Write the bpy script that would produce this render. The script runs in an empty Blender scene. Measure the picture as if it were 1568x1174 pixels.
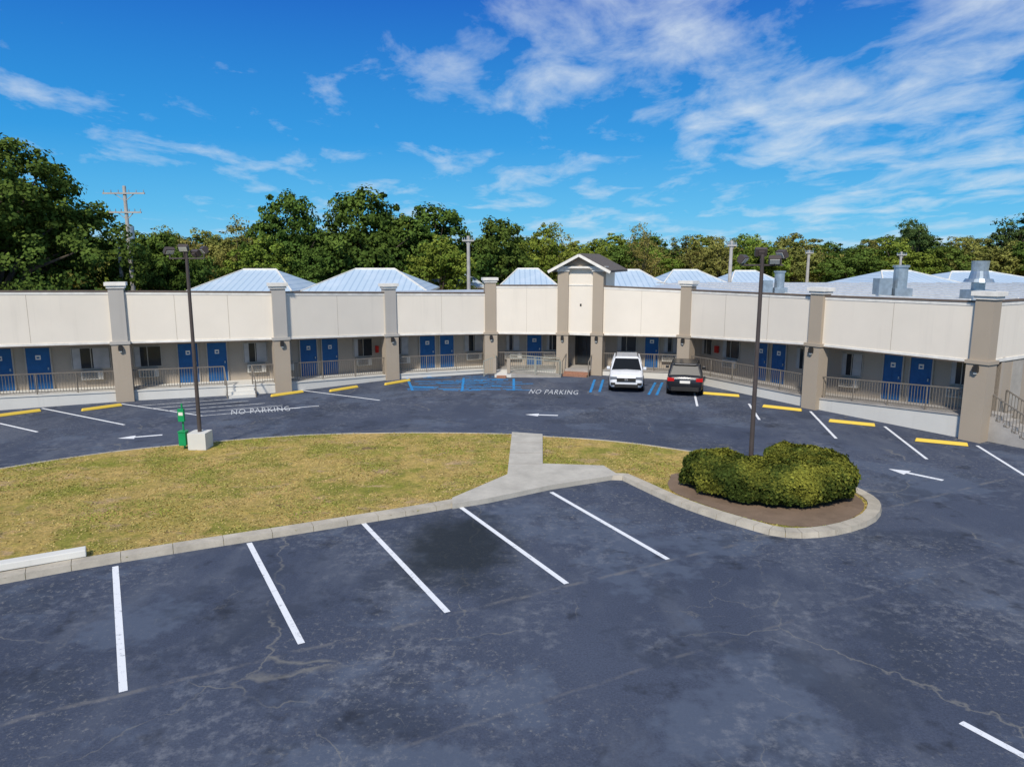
import bpy, math, random
import numpy as np
from mathutils import Vector as V, Matrix, noise as MN
random.seed(7); R=np.random.default_rng(11)
sc=bpy.context.scene
col=sc.collection

# ------------------------------------------------------------------ materials
class NT:
    def __init__(s,name):
        s.m=bpy.data.materials.new(name); s.m.use_nodes=True
        s.t=s.m.node_tree; s.n=s.t.nodes; s.l=s.t.links
        s.b=s.n['Principled BSDF']
        s.co=s.n.new('ShaderNodeTexCoord').outputs['Object']
    def noise(s,scale,detail=4,rough=.55,vec=None,dist=0):
        n=s.n.new('ShaderNodeTexNoise'); n.inputs['Scale'].default_value=scale
        n.inputs['Detail'].default_value=detail; n.inputs['Roughness'].default_value=rough
        n.inputs['Distortion'].default_value=dist
        s.l.new(vec or s.co,n.inputs['Vector']); return n.outputs['Fac']
    def ramp(s,fac,a,b,ca=(0,0,0),cb=(1,1,1)):
        r=s.n.new('ShaderNodeValToRGB'); e=r.color_ramp.elements
        e[0].position=a; e[1].position=b
        e[0].color=(*ca,1); e[1].color=(*cb,1)
        s.l.new(fac,r.inputs[0]); return r.outputs[0]
    def mix(s,fac,a,b,mode='MIX'):
        m=s.n.new('ShaderNodeMix'); m.data_type='RGBA'; m.blend_type=mode
        for k,x in ((0,fac),(6,a),(7,b)):
            if isinstance(x,(int,float)): m.inputs[k].default_value=x
            elif isinstance(x,tuple): m.inputs[k].default_value=(*x,1)
            else: s.l.new(x,m.inputs[k])
        return m.outputs[2]
    def math(s,op,a,b=0):
        m=s.n.new('ShaderNodeMath'); m.operation=op
        for k,x in ((0,a),(1,b)):
            if isinstance(x,(int,float)): m.inputs[k].default_value=x
            else: s.l.new(x,m.inputs[k])
        return m.outputs[0]
    def mapping(s,scale=(1,1,1),rot=(0,0,0),loc=(0,0,0)):
        m=s.n.new('ShaderNodeMapping'); m.inputs['Scale'].default_value=scale
        m.inputs['Rotation'].default_value=rot; m.inputs['Location'].default_value=loc
        s.l.new(s.co,m.inputs['Vector']); return m.outputs[0]
    def bump(s,h,st=.3,d=.02):
        b=s.n.new('ShaderNodeBump'); b.inputs['Strength'].default_value=st
        b.inputs['Distance'].default_value=d; s.l.new(h,b.inputs['Height'])
        s.l.new(b.outputs[0],s.b.inputs['Normal'])
    def out(s,c=None,rough=.8,metal=0,spec=.3):
        if c is not None:
            if isinstance(c,tuple): s.b.inputs['Base Color'].default_value=(*c,1)
            else: s.l.new(c,s.b.inputs['Base Color'])
        s.b.inputs['Roughness'].default_value=rough; s.b.inputs['Metallic'].default_value=metal
        s.b.inputs['Specular IOR Level'].default_value=spec
        return s.m

def plain(name,c,rough=.7,var=.12,scale=2.5,metal=0,spec=.3):
    t=NT(name); n=t.noise(scale,3)
    lo=tuple(x*(1-var) for x in c); hi=tuple(min(1,x*(1+var)) for x in c)
    return t.out(t.ramp(n,.3,.7,lo,hi),rough,metal,spec)

def asphalt():
    t=NT('asphalt')
    c=t.ramp(t.noise(.12,5,.6),.32,.68,(.046,.057,.087),(.070,.084,.121))
    sp=t.noise(24,3,.8); c=t.mix(.6,c,t.ramp(sp,.25,.8,(.5,.5,.5),(1.7,1.7,1.7)),'MULTIPLY')
    c=t.mix(t.ramp(t.noise(.5,5,.65,vec=t.mapping((1,.35,1),(0,0,.5))),.5,.72),c,(.100,.114,.146))
    c=t.mix(t.math('MULTIPLY',t.ramp(t.noise(.22,5,.7,vec=t.mapping(loc=(40,7,0))),.53,.58),.6),c,(.100,.124,.172))
    c=t.mix(t.math('MULTIPLY',t.ramp(t.noise(.3,5,.7,vec=t.mapping(loc=(4,57,0))),.54,.60),.5),c,(.035,.044,.065))
    # strips paved separately, with joints
    sj=t.n.new('ShaderNodeSeparateXYZ'); t.l.new(t.mapping((1,1,1),(0,0,-.483)),sj.inputs[0])
    yj=t.math('ADD',sj.outputs[1],t.math('MULTIPLY',t.math('SUBTRACT',t.noise(1.2,5),.5),.22))
    for y0,wd,am in ((12.45,.05,.5),(9.1,.035,.3)):
        k=t.ramp(t.math('ABSOLUTE',t.math('SUBTRACT',yj,y0)),wd*.5,wd*1.6,(1,1,1),(0,0,0))
        k=t.math('MULTIPLY',k,t.ramp(t.noise(1.5,4,.7,vec=t.mapping(loc=(y0,3,0))),.42,.6))
        c=t.mix(t.math('MULTIPLY',k,am),c,(.20,.19,.18))
    w=t.math('MULTIPLY',t.ramp(t.noise(.35,3,.5,dist=.6),.48,.60),t.ramp(t.noise(3.5,6,.75),.49,.66))
    c=t.mix(t.math('MULTIPLY',w,.62),c,(.20,.21,.235))
    w2=t.math('MULTIPLY',t.ramp(t.noise(.2,2,.5,vec=t.mapping(loc=(9,4,0))),.46,.58),t.ramp(t.noise(8,6,.8),.54,.66))
    c=t.mix(t.math('MULTIPLY',w2,.62),c,(.28,.27,.25))
    o=t.ramp(t.noise(.8,4,.65,vec=t.mapping(loc=(3,17,0))),.60,.70)
    c=t.mix(t.math('MULTIPLY',o,.7),c,(.022,.026,.036))
    nz=t.n.new('ShaderNodeTexNoise'); nz.inputs['Scale'].default_value=1.3; nz.inputs['Detail'].default_value=5
    t.l.new(t.co,nz.inputs['Vector'])
    va=t.n.new('ShaderNodeVectorMath'); va.operation='MULTIPLY_ADD'
    t.l.new(nz.outputs['Color'],va.inputs[0]); va.inputs[1].default_value=(1.1,1.1,0); t.l.new(t.co,va.inputs[2])
    for sc_,th,m0 in ((.13,.0011,.46),(.5,.003,.55)):
        vo=t.n.new('ShaderNodeTexVoronoi'); vo.feature='DISTANCE_TO_EDGE'; vo.inputs['Scale'].default_value=sc_
        t.l.new(va.outputs[0],vo.inputs['Vector'])
        k=t.ramp(vo.outputs['Distance'],th*.4,th*1.4,(1,1,1),(0,0,0))
        k=t.math('MULTIPLY',k,t.ramp(t.noise(.4,3,vec=t.mapping(loc=(sc_*50,2,0))),m0,m0+.1))
        c=t.mix(t.math('MULTIPLY',k,.62),c,(.22,.21,.185))
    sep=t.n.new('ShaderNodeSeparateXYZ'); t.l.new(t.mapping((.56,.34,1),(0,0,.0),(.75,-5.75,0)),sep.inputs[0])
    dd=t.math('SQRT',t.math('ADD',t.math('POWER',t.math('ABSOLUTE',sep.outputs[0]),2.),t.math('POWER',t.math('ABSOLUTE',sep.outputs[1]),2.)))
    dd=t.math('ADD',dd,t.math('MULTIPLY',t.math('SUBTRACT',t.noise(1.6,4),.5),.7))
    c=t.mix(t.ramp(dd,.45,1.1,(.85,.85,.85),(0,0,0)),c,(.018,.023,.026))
    t.bump(sp,.35,.01)
    return t.out(c,.85,0,.2)

def grass():
    t=NT('lawn_grass')
    c=t.ramp(t.noise(.45,6,.65),.36,.62,(.60,.43,.17),(.50,.39,.12))
    c=t.mix(t.math('MULTIPLY',t.ramp(t.noise(.6,7,.75,vec=t.mapping(loc=(5,5,0))),.49,.59),.8),c,(.27,.29,.055))
    c=t.mix(t.math('MULTIPLY',t.ramp(t.noise(.22,5,.75,vec=t.mapping(loc=(15,25,0))),.51,.59),.6),c,(.28,.30,.055))
    c=t.mix(t.math('MULTIPLY',t.ramp(t.noise(.7,6,.75,vec=t.mapping((1,1.5,1),loc=(1,9,0))),.56,.64),.85),c,(.56,.40,.25))
    c=t.mix(t.math('MULTIPLY',t.ramp(t.noise(.8,6,.75,vec=t.mapping((1,1.5,1),loc=(31,9,0))),.61,.66),.8),c,(.24,.16,.11))
    f=t.noise(15,5,.9); c=t.mix(.9,c,t.ramp(f,.32,.70,(.42,.45,.42),(1.6,1.5,1.35)),'MULTIPLY')
    f2=t.noise(3.5,5,.8,vec=t.mapping(loc=(2,2,0))); c=t.mix(.7,c,t.ramp(f2,.35,.68,(.6,.62,.6),(1.35,1.3,1.2)),'MULTIPLY')
    t.bump(f,.9,.06); return t.out(c,.95,0,.1)

def stucco(name,c,var=.06,streak=.25):
    t=NT(name)
    b=t.ramp(t.noise(.6,4),.3,.7,tuple(x*(1-var) for x in c),c)
    st=t.ramp(t.noise(1.0,5,.7,vec=t.mapping((1.6,1.6,.12))),.55,.8)
    b=t.mix(t.math('MULTIPLY',st,streak),b,tuple(x*.62 for x in c))
    return t.out(b,.9,0,.15)

def worn(name,c,amt=.5,base=(.07,.08,.11)):
    t=NT(name); k=t.ramp(t.noise(6,6,.8),amt,amt+.12)
    return t.out(t.mix(t.math('MULTIPLY',k,.75),c,base),.75,0,.2)

def concrete(name,c,lo=.68):
    t=NT(name); b=t.ramp(t.noise(1.2,6,.7),.3,.72,tuple(x*lo for x in c),c)
    b=t.mix(t.math('MULTIPLY',t.ramp(t.noise(9,5,.8),.55,.75),.4),b,tuple(x*.5 for x in c))
    b=t.mix(t.math('MULTIPLY',t.ramp(t.noise(.6,5,.8,vec=t.mapping(loc=(7,1,3))),.56,.7),.5),b,tuple(x*.45 for x in c))
    return t.out(b,.9,0,.2)

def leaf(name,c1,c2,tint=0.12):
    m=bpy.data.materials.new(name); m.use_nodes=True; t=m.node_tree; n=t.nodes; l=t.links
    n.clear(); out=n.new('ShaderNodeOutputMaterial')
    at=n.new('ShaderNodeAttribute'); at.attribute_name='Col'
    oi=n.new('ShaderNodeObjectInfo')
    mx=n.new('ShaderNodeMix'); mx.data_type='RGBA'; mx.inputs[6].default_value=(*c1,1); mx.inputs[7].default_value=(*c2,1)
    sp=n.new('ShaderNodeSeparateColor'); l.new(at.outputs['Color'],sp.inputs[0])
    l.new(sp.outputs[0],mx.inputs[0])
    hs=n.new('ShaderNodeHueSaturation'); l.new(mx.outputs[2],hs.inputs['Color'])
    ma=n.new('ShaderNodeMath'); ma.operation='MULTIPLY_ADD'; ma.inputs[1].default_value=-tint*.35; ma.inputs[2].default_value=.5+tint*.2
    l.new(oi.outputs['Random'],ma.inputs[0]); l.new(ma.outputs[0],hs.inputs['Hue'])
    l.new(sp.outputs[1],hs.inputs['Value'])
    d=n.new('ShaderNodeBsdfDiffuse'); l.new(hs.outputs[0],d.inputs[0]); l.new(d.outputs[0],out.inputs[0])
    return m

M=dict(
 asphalt=asphalt(), grass=grass(),
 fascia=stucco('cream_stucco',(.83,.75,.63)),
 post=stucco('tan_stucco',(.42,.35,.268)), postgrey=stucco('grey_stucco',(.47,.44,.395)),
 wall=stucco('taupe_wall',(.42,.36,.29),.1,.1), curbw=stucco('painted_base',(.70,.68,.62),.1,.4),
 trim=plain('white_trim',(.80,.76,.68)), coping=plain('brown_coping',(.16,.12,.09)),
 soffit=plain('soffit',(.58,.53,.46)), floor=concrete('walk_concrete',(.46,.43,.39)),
 blue=plain('blue_door_paint',(.016,.105,.28),.45), frame=plain('door_frame',(.42,.38,.32)),
 glass=NT('window_glass').out((.025,.03,.035),.1,0,.5), curtain=plain('curtain',(.42,.41,.40)),
 carglass=NT('tinted_car_glass').out((.012,.014,.017),.32,0,.12),
 ac=plain('ac_beige',(.62,.59,.52)), dark=plain('dark_metal',(.03,.028,.026),.5),
 rail=plain('rail_bronze',(.19,.165,.135),.5), rail2=plain('rail_grey',(.30,.30,.25),.5), conc=concrete('kerb_concrete',(.58,.52,.42),.6),
 path=concrete('path_concrete',(.58,.54,.46)), white=worn('white_road_paint',(.78,.79,.80),.56),
 faded=worn('faded_white_paint',(.60,.62,.64),.49), yellow=worn('yellow_paint',(.82,.56,.08),.62,(.4,.36,.25)),
 bluep=worn('blue_road_paint',(.02,.26,.62),.48), mulch=concrete('mulch',(.25,.175,.12)),
 roofm=plain('membrane_roof',(.50,.54,.58),.5), galv=plain('galvanised',(.36,.42,.46),.35,.2,3,.6),
 bark=plain('bark',(.10,.08,.06),.95,.3,6), hcore=plain('hedge_dark_core',(.02,.025,.012),.95,.3,6),  # hcore: near-black colour painted in for the hedge's shaded inside
 pole=plain('pole_bronze',(.075,.06,.055),.5),
 wood=plain('utility_pole',(.42,.40,.37),.8), shingle=plain('shingles',(.13,.11,.095),.9,.3,12),
 green=plain('green_plastic',(.01,.30,.10),.4), brick=plain('brick_steps',(.33,.17,.11),.9,.25,20),
 red=plain('red_paint',(.5,.02,.015),.4), lens=plain('lamp_lens',(.6,.6,.55),.2),
 tire=plain('tyre',(.015,.015,.016),.8), rim=plain('alloy',(.35,.35,.36),.3,.1,3,.8),
)
def metalroof():
    t=NT('ribbed_metal_roof')
    w=t.n.new('ShaderNodeTexWave'); w.inputs['Scale'].default_value=.55; t.l.new(t.co,w.inputs['Vector'])
    c=t.ramp(w.outputs['Fac'],.82,.97,(.46,.57,.67),(.34,.45,.57))
    c=t.mix(t.math('MULTIPLY',t.ramp(t.noise(.5,5),.5,.75),.35),c,(.70,.76,.82))
    return t.out(c,.5,.0,.3)
M['mroof']=metalroof()
def carpaint(n,c,r=.25):
    t=NT(n); t.out(c,r,.0,.5); t.b.inputs['Coat Weight'].default_value=.6; t.b.inputs['Coat Roughness'].default_value=.12; return t.m
M['cw']=carpaint('car_paint_white',(.75,.76,.78)); M['cb']=carpaint('car_paint_black',(.012,.012,.014),.35)
M['tail']=NT('tail_light').out((.5,.01,.01),.15,0,.5); M['head']=NT('head_light').out((.25,.27,.3),.1,.4,.5)

# ------------------------------------------------------------------ mesh builder
class MB:
    def __init__(s): s.v=[];s.f=[];s.m=[];s.mats=[]
    def mi(s,k):
        if k not in s.mats: s.mats.append(k)
        return s.mats.index(k)
    def add(s,vs,fs,k):
        o=len(s.v); s.v+= [tuple(x) for x in vs]; i=s.mi(k)
        for f in fs: s.f.append(tuple(o+j for j in f)); s.m.append(i)
    def hexa(s,p,k):
        s.add(p,[(3,2,1,0),(4,5,6,7),(0,1,5,4),(1,2,6,5),(2,3,7,6),(3,0,4,7)],k)
    def box(s,x0,x1,y0,y1,z0,z1,k,T=None):
        p=[V(q) for q in ((x0,y0,z0),(x1,y0,z0),(x1,y1,z0),(x0,y1,z0),(x0,y0,z1),(x1,y0,z1),(x1,y1,z1),(x0,y1,z1))]
        if T is not None: p=[T@q for q in p]
        s.hexa(p,k)
    def bar(s,a,b,w,k,h=None):
        a=V(a);b=V(b);d=(b-a)
        if d.length<1e-6:return
        d.normalize(); up=V((0,0,1)) if abs(d.z)<.95 else V((0,1,0))
        x=d.cross(up).normalized()*w/2; y=x.cross(d).normalized()*(h or w)/2
        s.hexa([a-x-y,a+x-y,a+x+y,a-x+y,b-x-y,b+x-y,b+x+y,b-x+y],k)
    def cyl(s,a,b,r0,r1,n,k,caps=True):
        a=V(a);b=V(b);d=(b-a).normalized(); up=V((0,0,1)) if abs(d.z)<.95 else V((0,1,0))
        x=d.cross(up).normalized(); y=x.cross(d).normalized(); vs=[]
        for c,r in ((a,r0),(b,r1)):
            for i in range(n):
                t=2*math.pi*i/n; vs.append(c+x*math.cos(t)*r+y*math.sin(t)*r)
        fs=[(i,(i+1)%n,n+(i+1)%n,n+i) for i in range(n)]
        if caps: fs+=[tuple(range(n))[::-1],tuple(range(n,2*n))]
        s.add(vs,fs,k)
    def poly(s,pts,z,k,thick=0):
        n=len(pts); a=sum(pts[i][0]*pts[(i+1)%n][1]-pts[(i+1)%n][0]*pts[i][1] for i in range(n))
        if a<0: pts=pts[::-1]
        s.add([(x,y,z) for x,y in pts],[tuple(range(n))],k)
        if thick: s.add([(x,y,z) for x,y in pts]+[(x,y,z-thick) for x,y in pts],[(i,n+i,n+(i+1)%n,(i+1)%n) for i in range(n)],k)
    def build(s,name,parent=None,smooth=False,bevel=0):
        me=bpy.data.meshes.new(name); me.from_pydata(s.v,[],s.f)
        for k in s.mats: me.materials.append(M[k])
        me.polygons.foreach_set('material_index',s.m)
        if smooth: me.polygons.foreach_set('use_smooth',[True]*len(me.polygons))
        me.update(); ob=bpy.data.objects.new(name,me); col.objects.link(ob)
        if parent: ob.parent=parent
        if bevel:
            b=ob.modifiers.new('bevel','BEVEL'); b.width=bevel; b.segments=2; b.limit_method='ANGLE'
        return ob
def empty(name,loc=(0,0,0)):
    e=bpy.data.objects.new(name,None); e.location=loc; col.objects.link(e); return e

# ------------------------------------------------------------------ ground
g=MB(); g.poly([(-600,-200),(600,-200),(600,900),(-600,900)],-.03,'grass'); g.build('ground')
g=MB(); g.poly([(-70,-40),(75,-40),(75,62),(-70,62)],0,'asphalt'); g.build('parking_lot')

back=[(-24.5,13.5),(-22.5,18.5),(-19.6,21.6),(-17.2,23.3),(-16.4,24.1),(-15.3,25.0),(-14.1,25.8),(-12.1,26.7),(-9.9,27.6),(-7.5,28.2),(-4.9,28.4),(-2.2,28.4),(0,28.2),(1.2,27.8),(3.0,27.4),(4.7,26.7),(6.0,25.9),(6.9,25.3),(7.9,25.0),(9.1,24.3),(10.0,23.2),(10.6,21.2)]
front=[(10.7,20.1),(10.4,19.3),(9.7,18.4),(8.6,17.7),(7.6,17.4),(6.8,17.5),(6.2,18.1),(5.4,19.0),(4.7,20.0),(4.1,21.2),(3.4,22.7),(1.1,21.5),(-.8,20.2),(-2.6,19.2),(-4.0,18.5),(-5.6,17.7),(-7.7,16.7),(-9.7,15.7),(-11.2,14.8),(-16.0,12.0),(-21,10.0)]
def smooth_poly(p,it=2):
    for _ in range(it):
        q=[p[0]]
        for a,b in zip(p,p[1:]):
            q.append((a[0]*.75+b[0]*.25,a[1]*.75+b[1]*.25)); q.append((a[0]*.25+b[0]*.75,a[1]*.25+b[1]*.75))
        q.append(p[-1]); p=q
    return p
backs=smooth_poly(back); loop=smooth_poly(front[:10])+[(3.45,22.6)]; fr=front[11:]
lawn_poly=backs+loop+fr
g=MB(); g.poly(lawn_poly,.10,'grass',.12); lawn=g.build('lawn')
def ribbon(mb,pts,w,z0,z1,k,joint=0):
    nrm=[]
    for i in range(len(pts)):
        a=V(pts[max(0,i-1)]);b=V(pts[min(len(pts)-1,i+1)]);d=(b-a).normalized();nrm.append(V((-d.y,d.x)))
    for i in range(len(pts)-1):
        a=V(pts[i]);b=V(pts[i+1])
        n0,n1=nrm[i],nrm[i+1]
        if joint: d=(b-a).normalized()*joint; a=a+d; b=b-d
        ai=a-n0*w;bi=b-n1*w;o=n0*.03;o2=n1*.03
        mb.hexa([(*(a+o),z0),(*(ai),z0),(*(bi),z0),(*(b+o2),z0),(*a,z1),(*ai,z1),(*bi,z1),(*b,z1)],k)
def resample(p,step):
    out=[p[0]]
    for a,b in zip(p,p[1:]):
        a=V(a);b=V(b);n=max(1,int((b-a).length/step))
        for i in range(1,n+1): out.append(tuple(a.lerp(b,i/n)))
    return out
kp=smooth_poly([back[-2],back[-1]]+front,1)
kp=resample(kp,1.2)
g=MB(); ribbon(g,kp,.34,-.01,.145,'conc',.006); g.build('kerb')
g=MB(); ribbon(g,resample(backs[3:-4],1.5),.10,-.01,.112,'conc'); g.build('kerb',None)
g=MB(); ribbon(g,[(-10.0,15.95),(-11.5,15.1),(-13.4,13.95)],.3,.14,.3,'curbw'); g.build('kerb_block',None,bevel=.02)
path_poly=[(0,28.3),(1.22,27.95),(1.05,23.75),(3.1,23.5),(3.45,22.45),(1.2,21.35),(-.7,20.1),(-1.7,19.6),(-1.75,20.15),(-.15,22.5)]
g=MB(); g.poly(path_poly,.152,'path',.16)
for y in (26.6,25.1,23.7): g.box(-.1,1.15,y-.008,y+.008,.1525,.1545,'mulch')
g.build('footpath')
mulch_poly=smooth_poly([(5.2,22.6),(4.75,21.3),(5.0,20.4),(5.75,19.3),(6.6,18.3),(7.6,17.85),(8.6,18.15),(9.4,18.7),(10.05,19.5),(10.25,20.3),(10.15,21.5),(9.9,22.8),(9.0,23.8),(7,23.6),(5.2,22.6)],1)[:-1]
g=MB(); g.poly(mulch_poly,.112,'mulch'); g.build('mulch_bed')

# ------------------------------------------------------------------ road markings
def stripe(mb,a,b,w,k='white',z=.006):
    a=V(a);b=V(b);d=(b-a).normalized();n=V((-d.y,d.x))*w/2
    mb.add([(*(a-n),z),(*(b-n),z),(*(b+n),z),(*(a+n),z)],[(0,1,2,3)],k)
g=MB()
for a,b in (((-9.2,15.7),(-6.4,10.8)),((-6.6,17.1),(-3.9,12.3)),((-4.0,18.45),(-1.3,13.5)),((-1.5,19.8),(1.2,14.8)),((1.2,21.1),(3.7,16.1)),((6.9,10.0),(8.6,7.0))): stripe(g,a,b,.13)
for a,b in (((15.9,29.9),(14.8,24.8)),((14.0,33.0),(12.9,27.8)),((11.7,34.8),(11.0,31.2)),((9.8,38.0),(9.0,34.2)),((17.8,26.7),(16.9,22.8)),((-22.3,30.5),(-19.6,28.9)),((-22.5,33.7),(-16.7,30.2)),((-11.6,38.6),(-6.7,35.7))): stripe(g,a,b,.11)
A,B,C,D_=(V((-19.3,34.8)),V((-14.1,32.0)),V((-9.4,34.3)),V((-14.65,36.9)))
stripe(g,A,B,.1,'white');stripe(g,B,C,.1,'white')
for k in (.2,.4,.6,.8,1.0):
    stripe(g,A.lerp(B,k),(A.lerp(B,k))+(D_-A)*(.85),.1,'faded',.0105)
def arrow(mb,a,b):
    a=V(a);b=V(b);d=(b-a).normalized();n=V((-d.y,d.x));z=.006
    h=a+d*.62
    mb.add([(*a,z),(*(h-n*.3),z),(*(h+n*.3),z)],[(0,1,2)],'white')
    mb.add([(*(h-n*.09),z),(*(b-n*.09),z),(*(b+n*.09),z),(*(h+n*.09),z)],[(0,1,2,3)],'white')
arrow(g,(-15.7,27.8),(-14.2,28.4));arrow(g,(.6,32.3),(2.1,32.1));arrow(g,(12.8,23.6),(13.9,22.3))
g.build('road_markings')
g=MB()
rr=random.Random(3)
for i in range(12):
    y=38.4+i*.42; x=-5.8+rr.random()*.5
    while x<.2:
        L=.5+rr.random()*1.3
        if rr.random()<.66: stripe(g,(x,y+rr.random()*.2),(x+L,y+rr.random()*.5-.15),.10+.1*rr.random(),'bluep',.005+.0005*i)
        x+=L+.1
for k,(a,b) in enumerate((((4.2,37.9),(4.9,42)),((4.7,38.0),(5.4,42)),((7.2,37.2),(8.3,41)),((7.6,37.1),(8.7,41)),((-5.4,38.4),(-6.3,42.6)),((.1,38.6),(.1,42.4)),((-2.7,38.2),(-2.9,42.6)))): stripe(g,a,b,.14,'bluep',.0125+.0003*k)
g.build('accessible_bay_markings')
def text(loc,rot,w,h):
    cu=bpy.data.curves.new('no_parking_text','FONT'); cu.body='NO PARKING'; cu.size=1; cu.align_x='LEFT'
    cu.space_character=1.15; o=bpy.data.objects.new('no_parking_text',cu); col.objects.link(o)
    cu.materials.append(M['faded']); bpy.context.view_layer.update()
    dx,dy=o.dimensions.x,o.dimensions.y
    o.scale=(w/dx,h/dy,1); o.location=(*loc,.018); o.rotation_euler=(0,0,rot)
text((-12.9,32.2),math.atan2(.9,2.45),2.6,1.15); text((.85,37.5),-.13,2.6,1.3)
def stopobj(a,b):
    a=V(a);b=V(b);d=(b-a).normalized();n=V((-d.y,d.x));mb=MB();s=.04
    def P_(c,o,z): q=c+n*o; return (q.x,q.y,z)
    mb.hexa([P_(a,-.09,.012),P_(b,-.09,.012),P_(b,.09,.012),P_(a,.09,.012),P_(a+d*s,-.055,.13),P_(b-d*s,-.055,.13),P_(b-d*s,.055,.13),P_(a+d*s,.055,.13)],'yellow')
    mb.build('wheel_stop',bevel=.015)
for a,b in (((-23.7,31.3),(-22.1,33.0)),((-20.2,33.0),(-19.0,34.3)),((-12.5,36.6),(-11.2,37.9)),((-9.8,38.0),(-8.6,39.4)),((-7.2,40.1),(-6.0,41.6)),((10.1,37.4),(11.8,36.6)),((12.1,34.0),(13.6,33.0)),((13.9,30.8),(15.5,29.9)),((15.8,27.4),(17.4,26.6)),((7.4,41.6),(6.1,42.2))): stopobj(a,b)

# ------------------------------------------------------------------ motel
P=[(-33.5,28.9),(-26.2,32.3),(-19.43,35.5),(-12.24,37.85),(-7.14,42.11),(-1.35,44.62),(3.16,44.62),(5.25,43.84),(10.1,41.64),(14.33,33.72),(18.12,27.52)]
P=[V(p) for p in P]
zbot=[3.1,3.04,2.91,2.86,2.61,2.47,2.43,2.47,2.58,3.02,3.07]
ztL=[5.7,5.65,5.52,5.37,5.16,5.03,5.49,5.48,5.33,5.38,5.45]
ztR=[5.7,5.65,5.52,5.37,5.16,5.49,5.49,5.48,5.33,5.38,5.45]
zcap=[6.0,6.0,5.93,5.82,5.65,5.93,6.6,6.61,5.82,5.74,5.82]
zfl=[.75,.7,.53,.53,.31,.25,.3,.35,.51,.55,.99]
nb=len(P)-1; D=1.7
ms=[]
for i in range(len(P)):
    ns=[]
    for a,b in ((i-1,i),(i,i+1)):
        if a>=0 and b<len(P):
            d=(P[b]-P[a]).normalized();ns.append(V((-d.y,d.x)))
    n=sum(ns,V((0,0))).normalized(); ms.append(n/n.dot(ns[0]))
motel=empty('motel_building')
def S(i,t,o): return P[i].lerp(P[i+1],t)+ms[i].lerp(ms[i+1],t)*o
def lz(i,t,arr,dz=0): return arr[i]+(arr[i+1]-arr[i])*t+dz
def bh(mb,i,t0,t1,o0,o1,z0,z1,k):
    p=[]
    for zf in (z0,z1):
        for t,o in ((t0,o0),(t1,o0),(t1,o1),(t0,o1)): q=S(i,t,o); p.append((q.x,q.y,zf(t)))
    mb.hexa(p,k)
wal=MB();fas=MB();rl=MB();det=MB();fl=MB();rf=MB()
def railing(mb,a,b,h=1.0,sp=.125,k='rail'):
    a=V(a);b=V(b);up=V((0,0,1))
    mb.bar(a+up*h,b+up*h,.05,k);mb.bar(a+up*.1,b+up*.1,.03,k)
    n=max(1,int((b-a).length/sp))
    for j in range(1,n): q=a.lerp(b,j/n); mb.bar(q+up*.1,q+up*h,.018,k)
    m=max(1,round((b-a).length/1.8))
    for j in range(m+1): q=a.lerp(b,j/m); mb.bar(q,q+up*h,.045,k)
doors={0:[(.2,.33),(.37,.5)],1:[(.21,.35),(.42,.56)],2:[(.335,.465),(.53,.66)],3:[(.22,.37),(.42,.57)],4:[(.36,.5),(.55,.68)],5:[(.52,.70)],7:[(.44,.58)],8:[(.455,.545),(.58,.675)],9:[(.33,.45),(.50,.63)]}
wins={0:[(.6,.78)],1:[(.68,.9)],2:[(.05,.22),(.78,.94)],3:[(.73,.91),(.02,.14)],4:[(.12,.25),(.79,.97)],5:[(.26,.42),(.77,.9)],7:[(.14,.34),(.64,.8)],8:[(.02,.1),(.2,.33),(.75,.84)],9:[(.04,.18),(.74,.86)]}
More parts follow.
